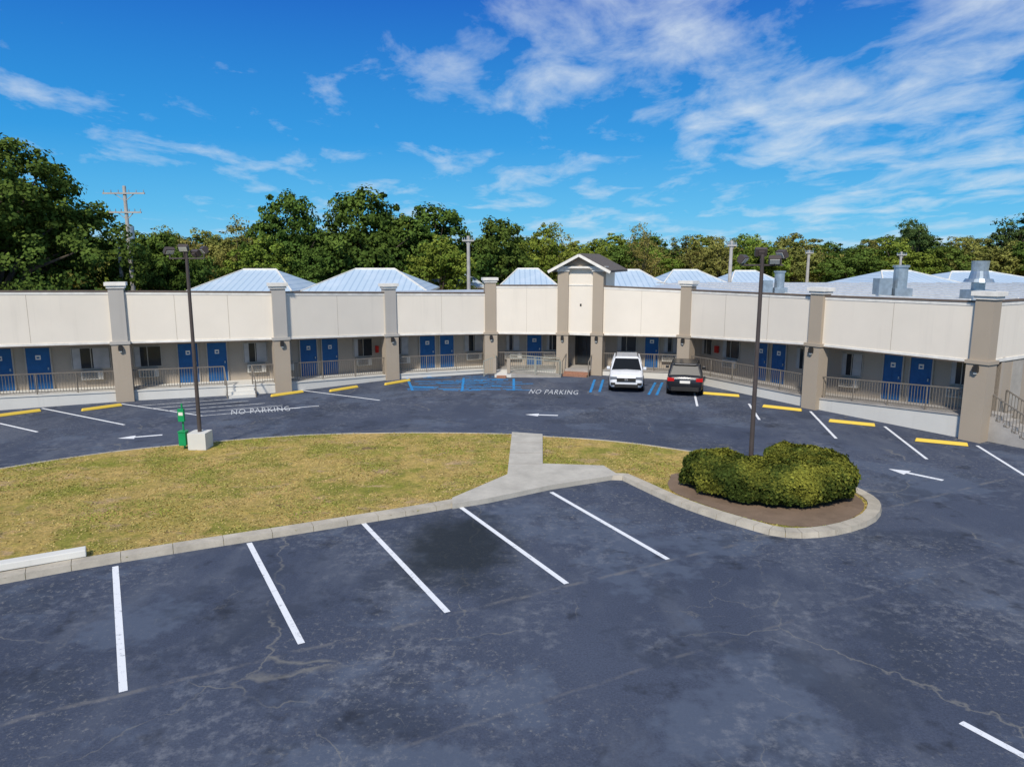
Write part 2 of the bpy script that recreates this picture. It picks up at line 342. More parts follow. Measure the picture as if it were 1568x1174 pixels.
for i in range(nb):
    L=(P[i+1]-P[i]).length
    zb=lambda t,i=i:lz(i,t,zbot)
    zf=lambda t,i=i:lz(i,t,zfl)
    zt=lambda t,i=i:ztR[i]+(ztL[i+1]-ztR[i])*t
    if i!=6:
        bh(fas,i,0,1,0,.3,lambda t:zb(t)+.1,lambda t:zt(t)-.07,'fascia')
        bh(fas,i,0,1,-.04,.34,lambda t:zt(t)-.07,zt,'coping')
        bh(fas,i,0,1,-.02,.32,lambda t:zt(t)-.19,lambda t:zt(t)-.073,'trim')
        bh(fas,i,0,1,-.03,.3,lambda t:zb(t),lambda t:zb(t)+.1,'trim')
        bh(fas,i,0,1,-.015,.3,lambda t:zb(t)-.05,lambda t:zb(t)-.002,'coping')
        for t in ((.5,) if L<7.5 else (.34,.67)):
            bh(fas,i,t-.0012,t+.0012,-.002,.1,lambda t:zb(t)+.12,lambda t:zt(t)-.2,'post')
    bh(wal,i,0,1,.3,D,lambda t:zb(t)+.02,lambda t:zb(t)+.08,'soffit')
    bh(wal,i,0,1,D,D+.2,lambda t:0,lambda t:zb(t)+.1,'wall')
    bh(fl,i,0,1,.02,D,lambda t:-.02,lambda t:zf(t)-.06,'curbw')
    bh(fl,i,0,1,-.02,D,lambda t:zf(t)-.06,zf,'floor' if i>4 else 'curbw')
    if i<8:
        p=[S(i,0,.3),S(i,1,.3),S(i,1,11),S(i,0,11)]
        rf.add([(p[0].x,p[0].y,4.75),(p[1].x,p[1].y,4.75),(p[2].x,p[2].y,4.75),(p[3].x,p[3].y,4.75)],[(0,1,2,3)],'roofm')
        rf.add([(p[2].x,p[2].y,4.75),(p[3].x,p[3].y,4.75),(p[3].x,p[3].y,0),(p[2].x,p[2].y,0)],[(0,1,2,3)],'wall')
    for (a,b) in doors.get(i,[]):
        m=(a+b)/2; ww=min(.5/L,(b-a)/2); a,b=m-ww,m+ww
        h=lambda t:min(zf(t)+2.08,zb(t)-.01)
        fe=.06/L
        bh(det,i,a,b,D-.05,D-.003,lambda t:zf(t)+.01,h,'blue')
        bh(det,i,a-fe,a,D-.08,D-.002,zf,lambda t:min(zf(t)+2.12,zb(t)+.01),'frame');bh(det,i,b,b+fe,D-.08,D-.002,zf,lambda t:min(zf(t)+2.12,zb(t)+.01),'frame')
        for (q0,q1) in ((.16,.46),(.54,.84)):
            for (z0_,z1_) in ((.2,.85),(1.0,1.35)):
                bh(det,i,a+(b-a)*q0,a+(b-a)*q1,D-.062,D-.051,lambda t:zf(t)+z0_,lambda t:zf(t)+z1_,'blue')
        bh(det,i,m-.11/L,m+.11/L,D-.065,D-.052,lambda t:zf(t)+1.5,lambda t:zf(t)+1.72,'trim')
        bh(det,i,m-.06/L,m+.06/L,D-.07,D-.066,lambda t:zf(t)+1.56,lambda t:zf(t)+1.64,'blue')
        bh(det,i,b-.14/L,b-.08/L,D-.11,D-.052,lambda t:zf(t)+.98,lambda t:zf(t)+1.1,'galv')
    for (a,b) in wins.get(i,[]):
        zs=lambda t:zf(t)+.98; ze=lambda t:min(zf(t)+2.0,zb(t)-.03)
        bh(det,i,a-.05/L,b+.05/L,D-.04,D-.002,lambda t:zs(t)-.06,lambda t:ze(t)+.05,'frame')
        bh(det,i,a,b,D-.05,D-.041,zs,ze,'glass')
        c=(b-a)
        bh(det,i,a+.01*c,a+.22*c,D-.056,D-.051,zs,ze,'curtain')
        if (i+int(a*10))%2: bh(det,i,b-.45*c,b-.01*c,D-.056,D-.051,zs,ze,'curtain')
        bh(det,i,(a+b)/2-.02/L,(a+b)/2+.02/L,D-.07,D-.057,zs,ze,'frame')
        if b-a>.11:
            m=(a+b)/2;a2,b2=m-.48/L,m+.48/L
            bh(det,i,a2,b2,D-.24,D-.002,lambda t:zf(t)+.42,lambda t:zf(t)+.86,'ac')
            for j in range(6):
                z_=.47+j*.055
                bh(det,i,a2+.05/L,b2-.22/L,D-.248,D-.241,lambda t:zf(t)+z_,lambda t:zf(t)+z_+.028,'dark')
    gaps={2:(.62,.8)}
    segs=[(.05,.95)]
    if i in gaps: segs=[(.05,gaps[i][0]),(gaps[i][1],.95)]
    if i in (5,6): segs=[]
    for a,b in segs:
        A=S(i,a,.14);B=S(i,b,.14); railing(rl,(A.x,A.y,zf(a)),(B.x,B.y,zf(b)))
def post(i):
    zt=zcap[i];n=(ms[i]).normalized();d=V((n.y,-n.x))
    T=Matrix(((d.x,n.x,0,P[i].x),(d.y,n.y,0,P[i].y),(0,0,1,0),(0,0,0,1)))
    wl,wu=.40,.34
    if i in(6,7): wl,wu=.36,.33
    kk='post' if i>=5 else 'postgrey'
    fas.box(-wl,wl,-.24,.42,0,zbot[i]-.02,'post',T)
    fas.box(-wl-.05,wl+.05,-.29,.46,zbot[i]-.02,zbot[i]+.12,kk,T)
    fas.box(-wu,wu,-.16,.40,zbot[i]+.12,zt-.3,kk,T)
    fas.box(-wu-.06,wu+.06,-.22,.45,zt-.3,zt-.17,'trim',T)
    fas.box(-wu-.13,wu+.13,-.29,.5,zt-.17,zt,'trim',T)
    det.box(-.09,.09,-.4,-.243,zbot[i]-.32,zbot[i]-.12,'dark',T)
    det.box(-.07,.07,-.38,-.245,zbot[i]-.12,zbot[i]-.05,'dark',T)
    det.box(-.05,.05,-.36,-.26,zbot[i]-.40,zbot[i]-.32,'lens',T)
for i in range(len(P)): post(i)
# gabled entrance (bay 6)
c=(P[6]+P[7])/2; d=(P[7]-P[6]).normalized(); n=V((-d.y,d.x)); hw=(P[7]-P[6]).length/2
T=Matrix(((d.x,n.x,0,c.x),(d.y,n.y,0,c.y),(0,0,1,0),(0,0,0,1)))
fas.box(-hw,hw,.05,.35,2.45,6.5,'fascia',T)
fas.box(-hw+.33,hw-.33,.02,.048,5.45,5.52,'trim',T); fas.box(-hw+.33,hw-.33,.0,.048,2.42,2.56,'trim',T)
fas.box(-.05,.05,.03,.049,4.2,4.35,'dark',T)
fas.box(-hw-.45,hw+.45,-.3,.5,6.5,6.62,'trim',T)
def tp(x,y,z): return T@V((x,y,z))
fas.add([tp(-hw-.1,-.1,6.62),tp(hw+.1,-.1,6.62),tp(0,-.1,7.28),tp(-hw-.1,.4,6.62),tp(hw+.1,.4,6.62),tp(0,.4,7.28)],[(0,1,2),(3,5,4),(0,2,5,3),(1,4,5,2)],'post')
for sx in (-1,1):
    ex=sx*(hw+.82)
    a=[(0,-.55,7.36),(ex,-.55,6.36),(ex,4.5,6.36),(0,4.5,7.36)]
    lo=[tp(x,y,z-.1) for x,y,z in a];hi=[tp(x,y,z+.03) for x,y,z in a]
    if sx<0: lo=lo[::-1];hi=hi[::-1]
    rf.add(lo+hi,[(3,2,1,0),(4,5,6,7),(0,1,5,4),(1,2,6,5),(2,3,7,6),(3,0,4,7)],'shingle')
    fas.bar(tp(0,-.58,7.27),tp(ex,-.58,6.27),.06,'trim',.16)
fas.box(-hw,hw,.4,4.4,4.75,6.45,'fascia',T)
det.box(-.75,.75,D-.07,D-.003,.35,2.4,'dark',T); det.box(-.6,.6,D-.09,D-.072,.45,2.3,'glass',T)
for x in(-.62,0,.6): det.box(x-.03,x+.03,D-.1,D-.091,.4,2.35,'dark',T)
for j in range(3): fl.box(-hw+.35,hw-.35,-.3-.3*(3-j),-.02,-.01,.12*(j+1)-.001*j,'brick' if j<2 else 'floor',T)
d5=(P[6]-P[5]).normalized();n5=V((-d5.y,d5.x));T5=Matrix(((d5.x,n5.x,0,P[5].x),(d5.y,n5.y,0,P[5].y),(0,0,1,0),(0,0,0,1)))
fl.box(.3,1.3,-1.75,-.3,-.01,.26,'curbw',T5)
# accessible ramp: slopes from the landing down to the right
pr=[T5@V(q) for q in ((1.303,-1.75,-.01),(4.3,-1.75,-.01),(4.3,-.3,-.01),(1.303,-.3,-.01),(1.303,-1.75,.26),(4.3,-1.75,.02),(4.3,-.3,.02),(1.303,-.3,.26))]
fl.hexa(pr,'floor')
fl.box(.42,1.0,-2.05,-1.752,-.01,.13,'brick',T5)
railing(rl,T5@V((1.25,-1.68,.26)),T5@V((4.3,-1.68,.03)),.95,.14,'rail2')
railing(rl,T5@V((1.25,-.36,.26)),T5@V((4.3,-.36,.03)),.95,.14,'rail2')
railing(rl,T5@V((-.35,-1.68,.05)),T5@V((.2,-1.68,.26)),.95,.14,'rail2')
railing(rl,T5@V((.35,-1.65,.26)),T5@V((.35,-.3,.26)),.95,.14,'rail2')
railing(rl,T5@V((.5,.14,.3)),T5@V((4.0,.14,.3)))
for x in(.3,1.15): fl.box(x-.1,x+.1,-1.8,-1.6,.26,1.15,'post',T5)
for sx in(-1,1): rl.bar(T@V((sx*(hw-.3),-1.0,.9)),T@V((sx*(hw-.3),-.1,1.3)),.05,'rail');rl.bar(T@V((sx*(hw-.3),-1.0,0)),T@V((sx*(hw-.3),-1.0,.9)),.05,'rail')
for j in range(3):
    bh(fl,2,.62,.8,-.3*(3-j)-.02,-.025,lambda t:-.01,lambda t,j=j:.14*(j+1),'curbw')
for t in(.62,.8):
    a=S(2,t,-.95);b=S(2,t,.1); rl.bar((a.x,a.y,.85),(b.x,b.y,1.5),.05,'rail'); rl.bar((a.x,a.y,0),(a.x,a.y,.85),.05,'rail');rl.bar((b.x,b.y,.5),(b.x,b.y,1.5),.05,'rail')
for i,t in((3,.96),(8,.15)): bh(det,i,t-.014,t+.014,D-.18,D-.003,lambda t:lz(i,t,zfl)+1.15,lambda t:lz(i,t,zfl)+1.55,'red')
# right end wall
n9=ms[10].normalized(); d9=V((n9.y,-n9.x))
T9=Matrix(((n9.x,-d9.x,0,P[10].x),(n9.y,-d9.y,0,P[10].y),(0,0,1,0),(0,0,0,1)))
LE=26
fas.box(.42,LE,.0,.3,3.15,5.38,'fascia',T9);fas.box(.42,LE,-.04,.34,5.38,5.45,'coping',T9);fas.box(.42,LE,-.02,.32,5.26,5.377,'trim',T9)
fas.box(.42,LE,-.03,.3,3.02,3.15,'trim',T9)
for x in(8,16): fas.box(x-.34,x+.34,-.16,.3,0,5.7,'post',T9)
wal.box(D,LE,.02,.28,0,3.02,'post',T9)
det.box(2.6,3.5,-.0,.018,.9,2.95,'frame',T9)
s0=S(8,.0,.3);s1=S(9,0,.3);s2=S(9,1,.3);e1=P[10]+n9*LE
rp=[(s0.x,s0.y),(s1.x,s1.y),(s2.x-.1,s2.y+.1),(e1.x,e1.y+.3),(46,60),(14,62),(10,52)]
rf.poly(rp,5.12,'roofm')
for k in range(16):
    a=V((12+k*2.1,60)); b=V((17+k*1.55,33.5+max(0,(k-2))*.6))
    rf.bar((a.x,a.y,5.15),(b.x,b.y,5.15),.07,'trim',.06)
wal.build('walls',motel);fas.build('fascia_and_posts',motel);rl.build('railings',motel);det.build('doors_and_windows',motel);fl.build('walkway_and_steps',motel);rf.build('roof',motel)
st=MB()
for j in range(6):
    z=.99-.165*j; st.box(.35,1.7,-.3-.29*j-.29,-.3-.29*j+(.0 if j else .3),-.01,z-.001,'floor',T9)
for x in(.38,1.66): railing(st,T9@V((x,-.3,.95)),T9@V((x,-2.1,.0)),.95)
st.build('stair',motel)
def fan(loc,s,kind):
    b=MB();x,y,z=loc
    if kind==0:
        b.box(x-.5*s,x+.5*s,y-.5*s,y+.5*s,z,z+.45*s,'galv');b.cyl((x,y,z+.45*s),(x,y,z+.8*s),.28*s,.28*s,16,'galv')
        b.cyl((x,y,z+.8*s),(x,y,z+.95*s),.62*s,.55*s,18,'galv');b.cyl((x,y,z+.95*s),(x,y,z+1.3*s),.42*s,.34*s,18,'galv');b.cyl((x,y,z+1.3*s),(x,y,z+1.75*s),.33*s,.36*s,18,'galv')
    else:
        b.box(x-.4*s,x+.4*s,y-.4*s,y+.4*s,z,z+.35*s,'galv');b.cyl((x,y,z+.35*s),(x,y,z+1.3*s),.3*s,.3*s,16,'galv');b.cyl((x,y,z+1.3*s),(x,y,z+1.4*s),.36*s,.36*s,16,'galv')
        b.box(x-1.1*s,x-.5*s,y-.3*s,y+.3*s,z,z+.8*s,'galv')
    b.build('roof_exhaust_fan')
fan((22.2,34.5,5.12),1.05,0);fan((20.6,38.5,5.12),1.15,1);fan((15.3,41.5,5.12),.9,1)

# ------------------------------------------------------------------ buildings behind
def hip(x0,x1,y0,y1,ze,zr,name='metal_roof_building'):
    b=MB();h=(y1-y0)/2*.75;ym=(y0+y1)/2; r0=x0+min(h,(x1-x0)*.33);r1=x1-min(h,(x1-x0)*.33)
    b.add([(x0,y0,ze),(x1,y0,ze),(x1,y1,ze),(x0,y1,ze),(r0,ym,zr),(r1,ym,zr)],[(0,1,5,4),(1,2,5),(2,3,4,5),(3,0,4)],'mroof')
    b.box(x0,x1,y0,y1,ze-.18,ze-.004,'trim');b.box(x0+.5,x1-.5,y0+.5,y1-.5,0,ze-.18,'wall')
    b.bar((r0,ym,zr+.03),(r1,ym,zr+.03),.18,'trim')
    for q,r in(((x0,y0),r0),((x1,y0),r1)): b.bar((q[0],q[1],ze+.02),(r,ym,zr+.02),.12,'trim')
    return b.build(name)
hip(-27.9,-18.9,62,73,4.35,6.1);hip(-18.1,-7.3,62,73,4.35,6.15);hip(-10.8,-3.0,82,92,4.0,5.6)
hip(-1.6,5.2,76,88,4.0,6.0);hip(8.6,15.5,70,81,4.3,5.95);hip(14.8,22.4,72,84,4.3,5.9);hip(24,31.2,80,92,4.0,5.7);hip(37,46.5,72,86,4.3,5.8);hip(48,62,80,94,4.2,5.6)

# ------------------------------------------------------------------ poles
def lightpole(x,y,h,base,heads):
    e=empty('light_pole');b=MB()
    if base: b.box(x-.33,x+.33,y-.33,y+.33,.08,.72,'curbw')
    b.cyl((x,y,.1),(x,y,h),.075,.055,12,'pole')
    b.bar((x-.62,y,h-.3),(x+.62,y,h-.3),.05,'pole')
    for dx,dy,dz,tl,rz in heads:
        z=h-.05+dz
        T=Matrix.Translation((x+dx,y+dy,z))@Matrix.Rotation(rz,4,'Z')@Matrix.Rotation(tl,4,'X')
        b.box(-.17,.17,-.05,.10,-.12,.12,'pole',T);b.box(-.14,.14,-.065,-.051,-.09,.09,'lens',T);b.box(-.08,.08,.101,.17,-.07,.07,'pole',T)
        b.bar((x+dx,y+dy*.4,h-.3),(x+dx,y+dy,z-.08),.04,'pole')
    b.build('pole_and_floodlights',e,bevel=.01)
lightpole(-11.6,26.0,7.35,True,[(-.6,0,0,.75,.9),(-.05,-.1,.1,.6,.1),(.32,.1,-.05,-.6,2.7),(.62,0,.03,.7,-.9)])
lightpole(7.35,21.4,7.15,False,[(-.55,0,-.1,.7,.9),(-.02,.12,.14,-.4,3.0),(.33,-.1,-.12,.7,-.3),(.55,0,.05,.5,-1.2)])
b=MB();x,y=-12.15,25.9
b.cyl((x,y,.1),(x,y,1.8),.035,.035,8,'green');b.box(x-.11,x+.11,y-.14,y-.03,1.15,1.62,'green');b.box(x-.13,x+.13,y-.18,y+.08,.25,.75,'green');b.box(x-.145,x+.145,y-.2,y+.1,.75,.79,'green')
b.box(x-.08,x+.08,y-.148,y-.141,1.38,1.5,'trim');b.build('pet_waste_station',bevel=.01)
def upole(x,y,h,arms,mat='wood',lamp=False):
    b=MB();b.cyl((x,y,0),(x,y,h),.2,.13,10,mat)
    for z,w in arms:
        b.bar((x-w,y-.15,z),(x+w,y-.15,z),.12,mat)
        for k in(-.95,-.6,-.25,.25,.6,.95): b.cyl((x+w*k,y-.15,z+.05),(x+w*k,y-.15,z+.28),.05,.03,6,'galv')
        b.bar((x-w*.5,y-.1,z),(x,y,z-.6),.05,mat);b.bar((x+w*.5,y-.1,z),(x,y,z-.6),.05,mat)
    if len(arms)>1: b.cyl((x+.35,y-.2,h-4.2),(x+.35,y-.2,h-3.2),.25,.25,12,'galv')
    if lamp: b.bar((x,y,h-.3),(x+1.3,y-.2,h),.08,'galv');b.box(x+1.1,x+1.8,y-.35,y-.05,h-.05,h+.1,'galv')
    b.build('utility_pole' if not lamp else 'street_lamp')
upole(-31.4,60,12.9,[(12.3,1.7),(10.8,1.3)]);upole(-3.7,62,9.0,[(8.6,.5)]);upole(18.6,62,8.6,[(8.2,.4)])
upole(-32.8,61,8.2,[],'wood',True);upole(30.5,75,8.0,[(7.7,.4)]);upole(48,90,8,[(7.6,.6)])

# ------------------------------------------------------------------ foliage
def leafmesh(name,C,size,colr,mat,nrm=None):
    n=len(C); a=R.normal(size=(n,3))
    if nrm is not None: a=a*.5+nrm
    a/=np.linalg.norm(a,axis=1)[:,None]
    b=np.cross(a,R.normal(size=(n,3))); b/=np.linalg.norm(b,axis=1)[:,None]; c=np.cross(a,b)
    s=size*(.6+.8*R.random(n))[:,None]
    v=np.stack([C-b*s*.5-c*s*.1,C+c*s*.42,C+b*s*.6,C-c*s*.42],1).reshape(-1,3)
    me=bpy.data.meshes.new(name); me.vertices.add(4*n); me.vertices.foreach_set('co',v.astype(np.float32).ravel())
    me.loops.add(4*n); me.loops.foreach_set('vertex_index',np.arange(4*n,dtype=np.int32))
    me.polygons.add(n); me.polygons.foreach_set('loop_start',np.arange(0,4*n,4,dtype=np.int32))
    me.polygons.foreach_set('loop_total',np.full(n,4,dtype=np.int32))
    at=me.attributes.new('Col','FLOAT_COLOR','POINT')
    cc=np.ones((n,4),np.float32); cc[:,:2]=colr; at.data.foreach_set('color',np.repeat(cc,4,0).ravel())
    me.materials.append(mat); me.update(); me.validate(); return me
def crownmesh(name,rx,h,nc,nl,cr,ls,mat,bot=.06,rough=1.0,lobes=9):
    C=[];K=[];cent=[];NR=[]
    zc=h*(.5+bot/2); rz=h*(.5-bot/2)
    LB=[]
    for j in range(lobes):
        a=6.283*j/lobes+R.random()*.8; q=.55 if j<lobes*.7 else .2
        z=(-.35+R.random()*.55) if j<lobes*.7 else (.35+.25*R.random())
        LB.append((np.array([math.cos(a)*q,math.sin(a)*q,z]),.42+.16*R.random()*rough))
    LB.append((np.array([0,0,0.0]),.62))
    for _ in range(nc):
        lc,lr=LB[R.integers(len(LB))]
        d=R.normal(size=3);d/=np.linalg.norm(d)
        p=lc+d*lr*(.72+.33*R.random()); m=np.linalg.norm(p)
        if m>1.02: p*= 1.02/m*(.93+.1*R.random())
        base=.5*R.random()+.5*max(0,d[2])  # upward-facing clumps get lighter leaf colour: top light painted in
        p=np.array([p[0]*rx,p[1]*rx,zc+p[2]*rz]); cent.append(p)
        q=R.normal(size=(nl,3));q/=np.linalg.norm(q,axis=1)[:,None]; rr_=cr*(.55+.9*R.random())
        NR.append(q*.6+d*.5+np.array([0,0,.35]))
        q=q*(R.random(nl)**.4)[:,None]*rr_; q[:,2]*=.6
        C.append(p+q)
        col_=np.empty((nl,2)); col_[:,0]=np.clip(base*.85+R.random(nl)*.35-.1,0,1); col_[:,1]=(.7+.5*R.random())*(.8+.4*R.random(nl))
        K.append(col_)
    return leafmesh(name,np.concatenate(C),ls,np.concatenate(K),mat,np.concatenate(NR)),cent
def trunkmesh(h,r,cent):
    b=MB();zb=h*.25;b.cyl((0,0,-.1),(0,0,zb),r,r*.7,9,'bark')
    for p in cent[::max(1,len(cent)//16)]:
        m=V((p[0]*.45,p[1]*.45,zb+(p[2]-zb)*.6)); b.cyl((0,0,zb*.85),m,r*.4,r*.2,6,'bark',False); b.cyl(m,V(p),r*.2,.03,5,'bark',False)
    return b
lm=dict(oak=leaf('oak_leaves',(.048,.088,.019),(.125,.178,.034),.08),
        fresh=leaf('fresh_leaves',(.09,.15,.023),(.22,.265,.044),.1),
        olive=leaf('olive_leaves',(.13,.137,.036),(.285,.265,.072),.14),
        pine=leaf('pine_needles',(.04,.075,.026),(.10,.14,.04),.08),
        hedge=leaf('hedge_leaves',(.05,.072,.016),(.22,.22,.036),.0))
variants={}
def mkvar(key,n,rx,h,*a,**k):
    variants[key]=[]
    for j in range(n):
        me,c=crownmesh(key+'_crown',rx,h,*a,**k); tb=trunkmesh(h,.35,c); to=tb.build('trunk'); tm=to.data; bpy.data.objects.remove(to)
        variants[key].append((me,tm,h))
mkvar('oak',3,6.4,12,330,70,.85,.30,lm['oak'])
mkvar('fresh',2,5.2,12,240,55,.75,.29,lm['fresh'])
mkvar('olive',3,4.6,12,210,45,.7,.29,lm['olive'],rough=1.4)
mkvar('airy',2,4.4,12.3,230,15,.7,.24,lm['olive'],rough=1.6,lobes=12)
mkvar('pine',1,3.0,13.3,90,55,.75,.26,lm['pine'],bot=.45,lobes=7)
def place(kind,x,y,h,w=1.0,parent=None,name='tree'):
    me,tm,H0=random.choice(variants[kind]); s=h/H0; rz=random.random()*6.28
    e=parent
    if parent is None: e=empty(name)
    for m,nm in((me,'crown'),(tm,'trunk')):
        o=bpy.data.objects.new(nm,m); col.objects.link(o); o.location=(x,y,0); o.scale=(s*w,s*w,s); o.rotation_euler=(0,0,rz); o.parent=e
    return e
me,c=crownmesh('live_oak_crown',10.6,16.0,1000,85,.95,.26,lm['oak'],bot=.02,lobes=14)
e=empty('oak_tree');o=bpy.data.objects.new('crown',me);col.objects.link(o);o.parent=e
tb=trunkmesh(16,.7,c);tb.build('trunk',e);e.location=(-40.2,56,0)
place('oak',-51,62,17,1.05,None,'oak_tree');place('oak',-33,70,10,.8,None,'oak_tree')
for x,y,h,w,k in((-25.0,84,14.4,.75,'oak'),(-17.5,85,15.0,.95,'oak'),(-9.5,88,13.3,1.0,'oak'),(-2.5,92,12.0,.95,'oak')): place(k,x,y,h,w,None,'oak_tree')
dt=empty('distant_trees')
for x,y,h,w,k in((-31,84,12.0,.8,'airy'),(-35,92,11.0,1,'olive'),(-41,96,11.2,1,'olive'),(-47,98,11.6,1,'airy'),(-43,84,10.3,1,'fresh'),(-36,80,9.5,1,'olive'),(4,98,11.8,.8,'fresh'),(6.5,112,12.8,.8,'airy'),(20,110,12.2,.8,'airy'),(22.5,125,13.2,.8,'airy'),(31,110,10.6,.9,'olive'),(38,115,11.0,1,'fresh'),
   (62,112,13.4,.8,'pine'),(68,125,14,.9,'pine'),(76,112,13.5,1,'pine'),(81,112,15.2,1.2,'pine'),(79,105,12.0,1,'oak'),(86,104,14.0,1,'oak'),(94,105,15,1,'oak'),(-14,96,13,1,'fresh'),(-8,80,9.5,1,'fresh'),(-27,78,9.5,1,'fresh'),(-22,80,8,1,'oak'),(10,95,9.5,1,'fresh')): place(k,x,y,h,w,dt)
x=-100
while x<125:
    k=random.choice(['olive','olive','fresh','oak','airy','olive'])
    place(k,x,130+random.uniform(-6,10),random.uniform(9.8,12.0),random.uniform(1,1.2),dt); x+=random.uniform(5,7)
x=-100
while x<125:
    if not(-28<x<0): place(random.choice(['olive','fresh','olive','oak']),x,112+random.uniform(-5,6),random.uniform(8.4,10.4),1.15,dt)
    x+=random.uniform(6,8)
x=-140
while x<170:
    place(random.choice(['olive','oak','fresh']),x,160+random.uniform(-5,8),random.uniform(10.5,12.5),1.4,dt); x+=random.uniform(9,11)

# fine grass tufts over the lawn
def inpoly(x,y,poly):
    c=np.zeros(len(x),bool); n=len(poly)
    for i in range(n):
        x1,y1=poly[i];x2,y2=poly[(i+1)%n]
        if y1==y2: continue
        c^=((y1>y)!=(y2>y))&(x<(x2-x1)*(y-y1)/(y2-y1)+x1)
    return c
gx=R.uniform(-20,10.5,150000);gy=R.uniform(12,28.5,150000)
ok=inpoly(gx,gy,lawn_poly)&~inpoly(gx,gy,path_poly)&~inpoly(gx,gy,mulch_poly)
gx=gx[ok];gy=gy[ok]
ng=np.array([MN.noise(V((a*.45,b*.45,3)))+.5*MN.noise(V((a*1.6,b*1.6,9))) for a,b in zip(gx,gy)])
keep=R.random(len(gx))<.55+ng*1.2
gx=gx[keep];gy=gy[keep];ng=ng[keep];n_=len(gx)
gc=np.stack([gx,gy,.104+.012*R.random(n_)],1)
gk=np.stack([np.clip(.35+ng*1.2+R.normal(size=n_)*.12,0,1),R.uniform(.72,1.02,n_)],1)
gn=np.stack([R.normal(size=n_)*.25,R.normal(size=n_)*.25,np.full(n_,1.4)],1)
gm=leafmesh('grass_tufts',gc,.05,gk,leaf('grass_blades',(.56,.41,.17),(.30,.32,.06),.0),gn)
o=bpy.data.objects.new('grass_tufts',gm);col.objects.link(o);o.parent=lawn

# hedge
hp=[V(q) for q in smooth_poly([(6.1,22.1),(6.15,21.1),(6.95,20.15),(8.2,19.85),(9.2,20.3),(9.55,21.3),(9.1,22.2),(8.2,22.6)],3)]
hn=[]
for i in range(len(hp)):
    d=(hp[min(len(hp)-1,i+2)]-hp[max(0,i-2)]).normalized(); hn.append(V((-d.y,d.x)))
hs_=[0]
for a,b in zip(hp,hp[1:]): hs_.append(hs_[-1]+(b-a).length)
def tube(t):
    s=t*hs_[-1]; i=0
    while i<len(hp)-2 and hs_[i+1]<s: i+=1
    f=(s-hs_[i])/max(1e-6,hs_[i+1]-hs_[i]); return hp[i].lerp(hp[i+1],f),hn[i].lerp(hn[i+1],f).normalized()
N=74000; C=np.empty((N,3));NN=np.empty((N,3));K=np.empty((N,2))
rh=random.Random(5)
def hw_(t):
    e=min(1,(min(t,1-t)+.012)/.09)**.5
    return e*(.90-.18*max(0,(t-.6)/.4))
def hh_(t):
    e=.8+.2*min(1,min(t,1-t)/.06)
    return e*(1.2-.12*max(0,(t-.7)/.3))
for i in range(N):
    t=rh.random(); p,n=tube(t); th=rh.uniform(-.55,math.pi+.55); w=hw_(t);h=hh_(t)
    ex=.74
    cx=math.copysign(abs(math.cos(th))**ex,math.cos(th)); cz=math.copysign(abs(math.sin(th))**ex,math.sin(th))
    q=V((p.x+n.x*cx*w,p.y+n.y*cx*w,cz*.6))
    lump=MN.noise(q*1.3)*.18+MN.noise(q*3.1)*.13+MN.noise(q*6.5)*.05
    k=1-abs(rh.gauss(0,.06)); bmp=1+lump
    if rh.random()<.08: bmp+=rh.random()*.10
    mid=.12+h*.45
    z=mid+cz*(h-mid+.04 if cz>0 else mid)*k*bmp
    C[i]=(p.x+n.x*cx*w*k*bmp,p.y+n.y*cx*w*k*bmp,max(.13+.05*rh.random(),z))
    NN[i]=(n.x*cx,n.y*cx,cz*.9+.15)
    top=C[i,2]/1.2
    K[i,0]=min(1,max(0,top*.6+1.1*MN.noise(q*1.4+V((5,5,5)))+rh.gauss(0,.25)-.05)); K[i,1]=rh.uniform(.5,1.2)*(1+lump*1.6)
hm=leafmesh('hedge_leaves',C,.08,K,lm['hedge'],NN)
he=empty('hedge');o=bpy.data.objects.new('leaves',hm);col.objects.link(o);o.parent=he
cb=MB()  # solid dark hull under the leaves, stands in for interior shade
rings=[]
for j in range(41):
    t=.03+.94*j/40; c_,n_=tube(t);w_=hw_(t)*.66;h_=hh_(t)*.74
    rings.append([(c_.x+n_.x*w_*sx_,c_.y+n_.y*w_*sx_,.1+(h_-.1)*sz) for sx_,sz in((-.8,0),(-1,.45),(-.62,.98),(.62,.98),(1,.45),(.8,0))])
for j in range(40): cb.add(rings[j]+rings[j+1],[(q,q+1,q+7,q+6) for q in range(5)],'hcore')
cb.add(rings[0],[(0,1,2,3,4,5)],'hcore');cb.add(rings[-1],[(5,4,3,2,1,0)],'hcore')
cb.build('dark_core',he)

